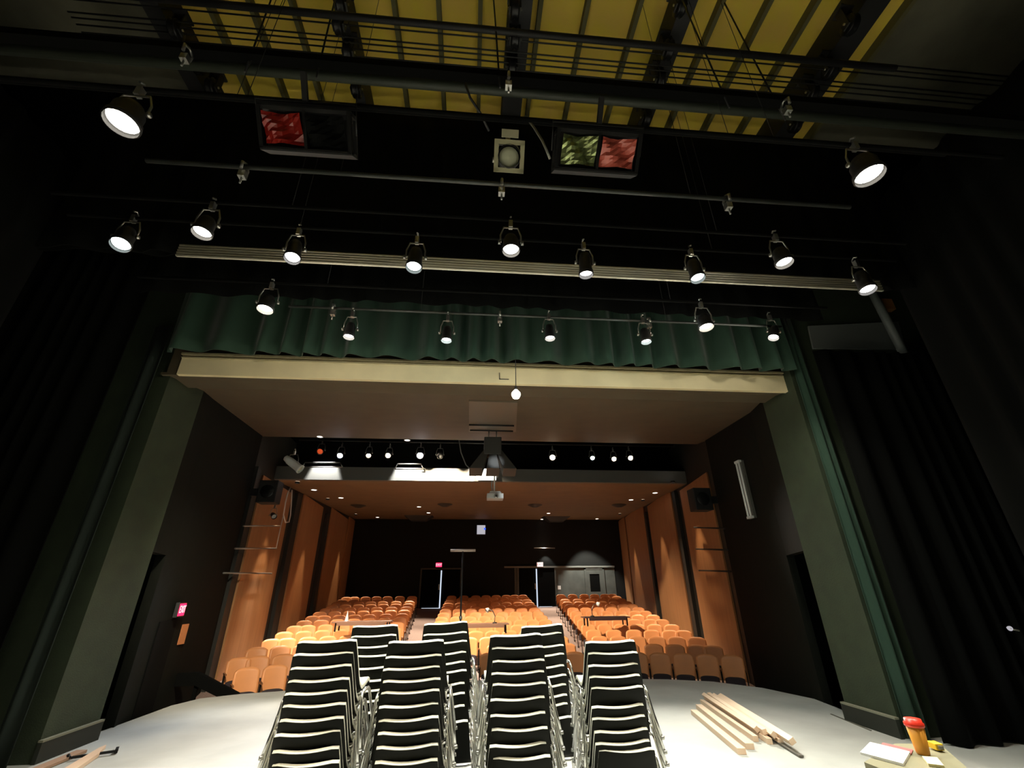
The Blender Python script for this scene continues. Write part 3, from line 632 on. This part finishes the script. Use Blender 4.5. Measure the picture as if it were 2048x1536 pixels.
# wall grazers (downlights tight to the side walls)
for (w, s1, Y, pw, an) in ((WL, 1, 14.9, 260, 36), (WL, 1, 18.9, 260, 32), (WL, 1, 25.0, 280, 32), (WR, -1, 14.2, 150, 44), (WR, -1, 18.6, 150, 42), (WR, -1, 24.2, 280, 34)):
    X = w(Y) + s1 * .62; Z = hceil(X, Y) - .05 if Y > 14.7 else 4.95
    t = empty('wall_washer', (X, Y, Z)); MB().lathe([(.07, .04), (.08, -.01), (.06, -.01), (.06, .03)], (0, 0, 0), (0, 0, 1), 12).build('trim_ring', BLACK, t); MB().lathe([(0, .03), (.06, .03)], (0, 0, 0), (0, 0, 1), 12).build('diffuser', G_SMALL, t)
    tag(t, 'small recessed wall washer above %s wood panel at %s' % ('left' if s1 > 0 else 'right', 'the front' if Y < 16 else 'the middle' if Y < 20 else 'the rear'), 'downlight', 'wall washers over the wood panels')
    lamp('SPOT', (X, Y, Z - .05), pw, (1, .70, .42), aim=(X - s1 * .12, Y, 0), angle=an, blend=.5, size=.05, parent=t)
q = Vector((4.35, 27.55, 4.15))
lamp('SPOT', q, 170, (1, .97, .9), aim=(4.75, 27.95, 1.5), angle=60, name='rear_door_light', size=.05)
tag(MB().tube([(3.75, 27.6, 4.02), (5.0, 27.6, 4.02)], .03, 6).build('door_light_bar', STEEL), 'thin metal light bar above the grey-framed rear door', 'light bar')
lamp('SPOT', (6.6, 26.4, 5.0), 420, (1, .95, .85), aim=(7.2, 27.9, 1.2), angle=70, name='rear_wall_light', size=.05)
for i, (px, py) in enumerate(((717, 1010), (890, 1008), (1070, 1009), (1238, 1009))):
    q = hit_ceil(px, py); tag(MB().lathe([(0, -.10), (.12, -.10), (.3, -.02), (.34, -.005)], q - Vector((0, 0, .02)), (0, 0, 1), 18).build('air_diffuser', mat('diffuser_paint', (.035, .03, .02), .6)), 'dark round air diffuser in the brown ceiling, %s from the left' % ORD[i], 'air vent', 'round air diffusers')
for i, (px, py) in enumerate(((838, 1036), (1112, 1038))):
    q = hit_ceil(px, py - 4)
    tag(MB().add([q + Vector(v) for v in ((-.8, -.5, 0), (.8, -.5, 0), (.8, .5, 0), (-.8, .5, 0), (-.4, -.25, -.28), (.4, -.25, -.28), (.4, .25, -.28), (-.4, .25, -.28))], [(3, 2, 1, 0), (4, 5, 6, 7), (0, 1, 5, 4), (1, 2, 6, 5), (2, 3, 7, 6), (3, 0, 4, 7)]).build('ceiling_baffle', STRIP), 'dark tapered baffle under the rear ceiling, %s of the two' % ('left' if i == 0 else 'right'), 'ceiling baffle', 'tapered ceiling baffles')

# ------------------------------------------------------------------ auditorium seats
def seat_proto():
    t = empty('theatre_seat')
    # backrest: curved shell, rounded top; the sitter faces -y
    def sheet(w0, z0, z1, y0, lean, bow, th, rtop):
        vs = []; nu, nv = 10, 8
        for side in (0, 1):
            for j in range(nv + 1):
                v = j / nv
                for i in range(nu + 1):
                    u = i / nu * 2 - 1
                    zz = z0 + (z1 - z0) * v; k = abs(u)
                    zt = zz - rtop * (k ** 3.5) * v ** 2
                    wv = w0 * (1 - .07 * (v - .4) ** 2)
                    yy = y0 + lean * v - bow * (u * u) + side * th
                    vs.append((wv * u, yy, zt))
        N = (nu + 1) * (nv + 1); fs = []
        for j in range(nv):
            for i in range(nu):
                a = j * (nu + 1) + i; fs.append((a, a + 1, a + nu + 2, a + nu + 1)); fs.append((N + a + nu + 1, N + a + nu + 2, N + a + 1, N + a))
        for i in range(nu):
            fs.append((i + 1, i, N + i, N + i + 1)); a = nv * (nu + 1) + i; fs.append((a, a + 1, N + a + 1, N + a))
        for j in range(nv):
            a = j * (nu + 1); fs.append((a, a + nu + 1, N + a + nu + 1, N + a)); b = a + nu; fs.append((b + nu + 1, b, N + b, N + b + nu + 1))
        return vs, fs
    v, f = sheet(.25, .34, .85, .10, .09, .035, .028, .07)
    MB().add(v, f, True).build('backrest', SEATC, t)
    v, f = sheet(.21, .20, .42, .0, .03, .0, .07, .03)
    MB().add(v, f, True).build('seat', SEATDK, t)
    for s1 in (-1, 1):
        MB().box((s1 * .262 - .012, -.02, .03), (s1 * .262 + .012, .10, .55)).box((s1 * .262 - .02, -.14, 0), (s1 * .262 + .02, .2, .03)).build('standard', METALBK, t)
        MB().box((s1 * .262 - .018, -.16, .55), (s1 * .262 + .018, .14, .58)).build('armrest', BROWNARM, t)
    return t
protoS = seat_proto(); used = False
blocks = ('left block', 'middle block', 'right block')
nseat = 0
for row in range(14):
    rr = 10.45 + row * 1.0
    lo = WL(RC[1] + rr * .88) + .42; hi = WR(RC[1] + rr * .85) - .42
    if row == 0: lo += .9
    if row == 1: lo += .3
    spans = (('L', lo, -2.0 - .06 * (rr - 12.5)), ('C', -1.35, 3.05 + .02 * (rr - 12)), ('R', 3.5 + .09 * (rr - 11.5), hi))
    for bi, (bk, xa, xb) in enumerate(spans):
        ta, tb = math.asin((xa - RC[0]) / rr), math.asin((xb - RC[0]) / rr)
        n = int((tb - ta) * rr / .535 + .15)
        for k in range(n):
            if bk == 'R': th = ta + (k + .5) * .535 / rr
            elif bk == 'L': th = tb - (n - k - .5) * .535 / rr
            else: th = (ta + tb) / 2 + (k - (n - 1) / 2) * .535 / rr
            X, Yv = RC[0] + rr * math.sin(th), RC[1] + rr * math.cos(th)
            if row % 2: th += .36 * .535 / rr * (min(1, min(k, n - 1 - k) / 2) if bk == 'C' else min(1, k / 2) * .8 if bk == 'R' and k < n - 1 else -min(1, (n - 1 - k) / 2) * .8 if bk == 'L' and k else 0)
            X, Yv = RC[0] + rr * math.sin(th), RC[1] + rr * math.cos(th)
            if row < 2 and bk == 'C' and not (k in (3, 7) or k == 4): continue      # wholly behind the chair stacks
            if row < 2 and bk == 'L' and X > -3.1: continue
            o = protoS if not used else copy_tree(protoS)
            used = True
            o.location = (X, Yv, zf(rr)); o.rotation_euler = (0, 0, -th)
            kk = (n - 1 - k) if bk == 'L' else k
            tag(o, 'orange theatre seat, %s, %s row from stage, %s seat from %s' % (blocks[bi], ORD[row], ORD[kk], 'aisle' if bk != 'C' else 'left aisle'), 'theatre seat', 'rows of orange theatre seats')
            nseat += 1
print('SEATS', nseat)
# boards laid over seats, lamps on them
def tech_table(px, py, Y, w, label, m):
    q = aty(px, py, Y); t = empty('tech_table', q)
    fz_ = -.26
    MB().box((-w, -.28, -.03), (w, .28, 0)).build('tabletop', m, t)
    for s1 in (-1, 1):
        for s2 in (-1, 1): MB().box((s1 * (w - .1) - .02, s2 * .22 - .02, fz_), (s1 * (w - .1) + .02, s2 * .22 + .02, -.03)).build('leg', METALBK, t)
    MB().box((-w + .15, -.30, -.10), (w - .15, -.28, -.03)).build('front_rail', m, t)
    tag(t, label, 'table'); return q
BRD = mat('brown_board', (.28, .16, .11), .4)
q1 = tech_table(727, 1242, 15.5, .85, 'brown production table standing over seats of left block', BRD)
q2 = tech_table(962, 1247, 15.5, .85, 'brown production table standing over seats of middle block', BRD)
q3 = tech_table(1210, 1233, 16.0, .75, 'dark production table standing over seats of right block', mat('dark_board', (.07, .045, .045), .25))
def gooseneck(q, label, s=1):
    t = empty('gooseneck_lamp', q)
    MB().lathe([(0, 0), (.07, 0), (.06, .03), (0, .04)], n=12).build('base', BLACK, t)
    MB().tube([(0, 0, .03), (.01 * s, 0, .2), (-.06 * s, 0, .34), (-.16 * s, 0, .38)], .014, 8).build('stem', CHROME, t)
    MB().lathe([(0, 0), (.05, .02), (.075, .10), (.06, .12)], (-.16 * s, 0, .40), (-.8 * s, -.3, -.4), 12).build('lamp_shade', WHITE, t)
    tag(t, label, 'lamp'); return t
gooseneck(q2 + Vector((.42, 0, 0)), 'silver gooseneck lamp with white head on middle production table')
t = empty('paper_cone', q1 + Vector((-.5, 0, 0))); tag(t, 'small white pointed cone standing on left production table', 'cone')
MB().lathe([(.06, 0), (.045, .08), (.0, .30)], n=10).build('cone_body', WHITE, t)
MB().lathe([(0, 0), (.09, 0), (.09, .012), (0, .012)], n=12).build('cone_base', mat('pale_base', (.5, .5, .6), .5), t)
gooseneck(q3 + Vector((-.42, 0, 0)), 'small gooseneck lamp on dark right production table', -1)

# ------------------------------------------------------------------ stacking chairs
def chair_proto():
    t = empty('stacking_chair')
    prof = [(y_, z_ - .06) for y_, z_ in ((0, .700), (.022, .655), (.046, .60), (.072, .54), (.098, .48), (.128, .425), (.165, .392), (.22, .376), (.31, .372), (.40, .380), (.455, .388), (.485, .380), (.495, .362))]
    W2 = .205
    def sheet(off0, off1, inset, m, name):
        n = len(prof); nu = 10; vs = []
        nrm = []
        for i in range(n):
            a = prof[max(i - 1, 0)]; b = prof[min(i + 1, n - 1)]; dx, dz = b[0] - a[0], b[1] - a[1]; l = math.hypot(dx, dz); nrm.append((-dz / l, dx / l))
        for off in (off0, off1):
            for i, (yy, zz) in enumerate(prof):
                w = W2 + .042 * min(1, i / 6) - inset
                back = max(0, 1 - i / 7)
                for j in range(nu + 1):
                    u = j / nu * 2 - 1
                    bow = .058 * (u * u) * (.25 + .75 * back); rise = (.010 * u * u - .012 * abs(u) ** 9) * back
                    sgn = (1 if i < 7 else 0)
                    vs.append((w * u, yy + bow * (1 if i < 8 else .3) + off * -nrm[i][0] * -1, zz + off * nrm[i][1] + rise + (0 if i < 8 else .006 * u * u)))
        N = n * (nu + 1); fs = []
        for i in range(n - 1):
            for j in range(nu):
                a = i * (nu + 1) + j; fs.append((a, a + 1, a + nu + 2, a + nu + 1)); fs.append((N + a + nu + 1, N + a + nu + 2, N + a + 1, N + a))
        for j in range(nu):
            fs.append((j + 1, j, N + j, N + j + 1)); a = (n - 1) * (nu + 1) + j; fs.append((a, a + 1, N + a + 1, N + a))
        for i in range(n - 1):
            a = i * (nu + 1); fs.append((a, a + nu + 1, N + a + nu + 1, N + a)); b = a + nu; fs.append((b + nu + 1, b, N + b, N + b + nu + 1))
        o = MB().add(vs, fs, True).build(name, m, t)
        bv = o.modifiers.new('bevel', 'BEVEL'); bv.width = .003; bv.segments = 2; bv.limit_method = 'ANGLE'; bv.angle_limit = .9
        return o
    sheet(0, .006, 0, SHELL, 'shell')
    sheet(.006, .034, .003, CUSH, 'cushion')
    for s1 in (-1, 1):
        def P(xx, yy, zz): return (s1 * xx, yy, max(0, zz - .06))
        lf = MB().tube([P(.310, .03, 0), P(.286, .095, .20), P(.270, .125, .31), P(.266, .135, .345), P(.262, .160, .368), P(.262, .20, .375), P(.262, .38, .370), P(.264, .415, .355), P(.270, .43, .32), P(.310, .50, 0)], .0105, 8).build('leg_frame', CHROME, t)
        for yy in (.03, .50): MB().lathe([(0, 0), (.016, 0), (.014, .02), (0, .02)], P(.310, yy, 0), (0, 0, 1), 8).build('glide', STEEL, lf)
    for yy in (.20, .36): MB().tube([(-.262, yy, .313), (-.20, yy, .302), (.20, yy, .302), (.262, yy, .313)], .008, 6).build('crossbar', CHROME, t)
    return t
CH = .64
protoC = chair_proto(); usedC = False
stacks = [  # centre x and y of the topmost rim, turn, image rows of the rims as read off the photograph, label
    (-1.000, 3.70, .03, -.022, [1287, 1312, 1339, 1366, 1391, 1417, 1446, 1474, 1509, 1537], 'leftmost front stack'),
    (-.376, 3.80, .03, -.022, [1287, 1317, 1341, 1366, 1389, 1417, 1445, 1472, 1501, 1532], 'second front stack from left'),
    (.400, 3.97, -.02, -.022, [1274, 1299, 1326, 1350, 1373, 1403, 1435, 1465, 1497, 1525], 'third front stack from left'),
    (1.180, 4.04, -.05, -.022, [1287, 1310, 1334, 1357, 1380, 1418, 1441, 1468, 1492, 1518], 'rightmost front stack'),
    (-.845, 4.71, .03, -.02, [1255, 1275, 1297, 1315, 1340, 1365, 1385, 1407, 1430, 1455], 'left rear stack'),
    (-.176, 4.75, .06, -.055, [1249, 1270, 1288, 1311, 1331, 1348, 1375, 1395, 1421, 1450], 'middle rear stack'),
    (.755, 4.85, .04, -.05, [1254, 1271, 1296, 1314, 1338, 1357, 1377, 1398, 1416, 1441], 'right rear stack')]
LEAN = .0145
for (X, Yv, rz, ry, rows_, nm) in stacks:
    rg = random.Random(int(X * 1000)); low = 9
    pxx = 1024
    for i, py in enumerate(rows_):
        o = protoC if not usedC else copy_tree(protoC)
        usedC = True
        yy = Yv - LEAN * i
        # height of this rim: intersect the sight line of its image row with the stack's plane
        lo_, hi_ = 0., 2.
        for _ in range(30):
            m_ = (lo_ + hi_) / 2; v = Vector((X, yy, m_ - EYE)); yp = 768 - F_PX * v.dot(UP) / v.dot(fwd)
            if yp > py: lo_ = m_
            else: hi_ = m_
        z = max(0, m_ - CH); low = min(low, z)
        o.location = (X + rg.uniform(-.006, .006), yy, z); o.rotation_euler = (0, ry + rg.uniform(-.014, .014), rz + rg.uniform(-.03, .03))
        if i == len(rows_) - 1: o.rotation_euler = (0, 0, rz)
        tag(o, 'black stacking chair with cream edge, %s from the top of %s' % (ORD[i], nm), 'chair', 'stacked chairs, ' + nm)
    if low > .04:
        t = empty('chair_dolly', (X, yy, 0), rz); tag(t, 'low black wheeled dolly under %s of chairs' % nm, 'dolly', 'dollies under the rear chair stacks')
        MB().box((-.33, .0, low - .035), (.33, .53, low)).build('platform', METALBK, t)
        for sx in (-1, 1):
            for sy in (.05, .48):
                MB().lathe([(0, -.015), (.04, -.015), (.04, .015), (0, .015)], (sx * .24, sy, .04), (1, 0, 0), 14).tube([(sx * .24, sy, .05), (sx * .24, sy, low - .03)], .012).build('caster', BLACK, t)

# ------------------------------------------------------------------ T stand
q = aty(926, 1101, 10.2)
t = empty('tall_stand', (q.x, 10.2, 0)); tag(t, 'tall thin black stand with a short pale crossbar at stage edge', 'stand')
MB().tube([(0, 0, .04), (0, 0, q.z)], .018, 8).build('pole', BLACK, t)
MB().tube([(-.27, 0, q.z), (.27, 0, q.z)], .026, 8).build('crossbar', mat('pale_bar', (.65, .5, .42), .4), t)
for k in range(3):
    an = k * 2 * PI / 3 + .4; MB().tube([(0, 0, .35), (.32 * math.cos(an), .32 * math.sin(an), .012)], .012, 6).build('leg', BLACK, t)
MB().lathe([(0, 0), (.03, 0), (.03, .06), (0, .06)], (0, 0, 1.2), n=10).build('collar', STEEL, t)

# ------------------------------------------------------------------ lumber
def stick(a, b, w, h, label, m=PINE, rot=0, point=False):
    a, b = Vector(a), Vector(b); d = (b - a).normalized(); sd = Vector((0, 0, 1)).cross(d).normalized(); u = d.cross(sd)
    sd2 = sd * math.cos(rot) + u * math.sin(rot); u2 = -sd * math.sin(rot) + u * math.cos(rot)
    c = (a + b) / 2
    L = (b - a).length / 2
    q = MB().obox((0, 0, 0), sd2 * w / 2, d * L, u2 * h / 2)
    o = q.build('timber_stick', m, None, c, bevel=.002); tag(o, label, 'timber', 'pine sticks on the stage floor'); return o
H = .060
def fl(px, py, z): return atz(px, py, z)
st = [((1388, 1424), (1484, 1503), .092, H / 2, 0, 'pine stick lying outermost toward the chair stacks'),
      ((1398, 1413), (1500, 1493), .096, H / 2, 0, 'broad pine stick lying second from the chair stacks'),
      ((1404, 1403), (1512, 1478), .060, H / 2, .0, 'pine stick lying third from the chair stacks'),
      ((1412, 1395), (1540, 1483), .060, H / 2, .0, 'pine stick at bottom of the pile, middle one'),
      ((1420, 1393), (1562, 1484), .060, H / 2, .0, 'pine stick at bottom of the pile, toward the curtain'),
      ((1408, 1390), (1514, 1459), .055, H * 1.6, .6, 'tilted pine stick on top of the pile, first of four'),
      ((1418, 1389), (1530, 1464), .055, H * 1.6, .2, 'tilted pine stick on top of the pile, second of four'),
      ((1428, 1391), (1548, 1470), .055, H * 1.6, .7, 'tilted pine stick on top of the pile, third of four'),
      ((1440, 1392), (1585, 1483), .07, H * 1.6, .5, 'long pine stick along the outer side of the pile top')]
for a, b, w, z, rot, lab in st:
    stick(fl(a[0], a[1], z + .001), fl(b[0], b[1], z + .001), w, H, lab, rot=rot)
stick(fl(1530, 1468, .015), fl(1603, 1513, .015), .05, .02, 'dark flat strip on the floor under the pine pile', mat('dark_strip', (.10, .09, .07), .6))
a, b = fl(212, 1492, .03), fl(120, 1550, .03)
d = (b - a).normalized(); sd = Vector((0, 0, 1)).cross(d)
mb = MB(); pts = [a, a + d * .35 + sd * .07, b + sd * .09, b - sd * .05, a + d * .12 - sd * .03]
mb.prism([(v.x, v.y) for v in pts], .005, .045); tag(mb.build('pointed_timber', PINE), 'pale pointed timber offcut on the floor at left pier', 'timber')
a, b = fl(150, 1508, .02), fl(60, 1545, .02); d = (b - a).normalized(); sd = Vector((0, 0, 1)).cross(d)
o = stick(a - d * .1 , b + d * .3, .12, .03, 'brown plank on the floor beside the pointed offcut', mat('brown_plank', (.40, .24, .15), .6))
t = empty('hand_clamp', fl(192, 1508, .03), .5); tag(t, 'dark metal hand clamp under the pointed timber offcut', 'clamp')
MB().box((-.22, -.012, -.012), (.2, .012, .012)).build('bar', METALBK, t); MB().box((.17, -.012, -.02), (.2, .1, .02)).build('jaw', METALBK, t); MB().lathe([(0, 0), (.02, .0), (.02, .1), (0, .1)], (-.24, .02, 0), (-.2, 1, 0), 8).build('handle', METALBK, t)
tag(MB().obox((0, 0, 0), (.5, .0, 0), (0, .012, 0), (0, 0, .004)).build('floor_cable_cover', mat('dark_tape', (.10, .095, .07), .6)), 'thin dark strip on the floor beside right proscenium base', 'strip')
o = bpy.data.objects['floor_cable_cover']; a, b = fl(1662, 1428, .004), fl(1742, 1461, .004); o.location = (a + b) / 2; o.rotation_euler = (0, 0, math.atan2((b - a).y, (b - a).x)); o.scale = ((b - a).length, 1, 1)

# ------------------------------------------------------------------ table corner with cup and papers
TZ = .92
c0, c1, c2 = atz(1727, 1497, TZ), atz(1930, 1536, TZ), atz(1850, 1497, TZ)
t = empty('side_table', (2.45, 2.6, 0)); tag(t, 'dark olive topped table corner at the right front with papers and cup', 'table')
tp = [atz(1728, 1524, TZ), atz(1790, 1487, TZ), atz(1880, 1488, TZ), atz(1935, 1536, TZ)]
far0, far1 = tp[1], tp[2]
poly = [(v.x - 2.45, v.y - 2.6) for v in (tp[0], tp[1], tp[2], tp[3])]
nr = [(poly[3][0] + .15, poly[3][1] - .7), (poly[0][0] + .05, poly[0][1] - .7)]
OLIVE = mat('olive_tabletop', (.22, .21, .13), .5)
MB().prism(poly + nr, TZ - .04, TZ).build('tabletop', OLIVE, t)
ctr = (sum(a for a, b in poly + nr) / 6, sum(b for a, b in poly + nr) / 6)
for a, b in (poly[0], poly[3], nr[0], nr[1]):
    a, b = ctr[0] + (a - ctr[0]) * .85, ctr[1] + (b - ctr[1]) * .85
    MB().box((a - .025, b - .025, 0), (a + .025, b + .025, TZ - .04)).build('leg', BLACK, t)
def sheetat(pts, z, th, name, m, lab, cat='paper'):
    P = [atz(px, py, z) for px, py in pts]; return tag(MB().prism([(v.x, v.y) for v in P], z - th, z).build(name, m), lab, cat)
sheetat([(1720, 1504), (1740, 1484), (1820, 1503), (1806, 1527)], TZ + .012, .011, 'paper_pad', PAPER, 'white paper pad lying at table corner beside the cup')
sheetat([(1765, 1485), (1826, 1499), (1822, 1508), (1760, 1494)], TZ + .0005 + .004, .003, 'pink_folder', mat('red_card', (.55, .12, .12), .5), 'red edged card under the white paper pad', 'card')
sheetat([(1844, 1512), (1874, 1514), (1888, 1531), (1856, 1527)], TZ + .012, .011, 'sticky_note_pad', mat('cream_note', (.85, .78, .45), .7), 'cream sticky note pad on table before the cup')
q = atz(1847, 1508, TZ + .002)
t = empty('drink_cup', q); tag(t, 'orange paper cup with a red lid on the table corner', 'cup')
MB().lathe([(0, 0), (.028, 0), (.030, .01), (.040, .125), (.038, .125)], n=24).build('cup_body', mat('orange_cup', (.80, .36, .05), .45), t)
MB().lathe([(.040, .115), (.044, .118), (.044, .132), (.039, .136), (.037, .150), (.0, .150)], n=24).build('lid', mat('red_lid', (.75, .04, .02), .35), t)
a, b = atz(1856, 1488, TZ + .02), atz(1873, 1495, TZ + .02)
d = (b - a).normalized()
t = empty('tape_measure', (a + b) / 2 + Vector((.02, 0, 0))); tag(t, 'small yellow tape tool lying behind the orange cup', 'tool')
MB().obox((0, 0, 0), d * .03, Vector((0, 0, 1)).cross(d) * .02, (0, 0, .015)).build('case', mat('yellow_plastic', (.85, .6, .03), .4), t, bevel=.004)
MB().obox(d * .034, d * .006, Vector((0, 0, 1)).cross(d) * .012, (0, 0, .008)).build('tip', STEEL, t)

# ------------------------------------------------------------------ black stair parapet at the left of the apron
ps = [aty(268, 1350, 10.75), aty(400, 1343, 10.75), aty(480, 1385, 10.75)]
t = empty('stair_handrail', (ps[1].x, 10.75, -.62)); tag(t, 'black handrail of the stage steps at the left apron edge', 'handrail')
o = t.location
pp = [q - Vector(o) for q in ps]
MB().slab(pp[0] + Vector((0, 0, -.22)), pp[1] + Vector((0, 0, -.22)), pp[1], pp[0], .08).slab(pp[1] + Vector((0, 0, -.22)), pp[2] + Vector((0, 0, -.20)), pp[2], pp[1], .08).build('top_rail', VOID, t)
for q in (pp[0], pp[1], pp[2]):
    MB().box((q.x - .03, q.y - .03, 0), (q.x + .03, q.y + .03, q.z - .1)).build('post', VOID, t)

# distant glints in the wings
q = aty(2020, 1257, 4.0)
t = empty('clip_light', q); tag(t, 'tiny white glowing clip light in the dark right wing', 'lamp')
MB().lathe([(0, 0), (.02, 0), (.012, .03)], (0, 0, 0), (.6, 1, .1), 10).build('shade', G_PALE, t); MB().tube([(0, 0, 0), (.1, .02, -.02)], .006).build('arm', STEEL, t)
for o in [o for o in bpy.data.objects if o.type == 'FONT']:
    me = bpy.data.meshes.new_from_object(o)
    n = bpy.data.objects.new('sign_letters', me); COL.objects.link(n); n.parent = o.parent; n.location = o.location; n.rotation_euler = o.rotation_euler
    bpy.data.objects.remove(o)
for o in bpy.data.objects:
    if o.name.startswith('sign_letters'): o.name = 'exit_lettering'
print('OBJECTS', len(bpy.data.objects))
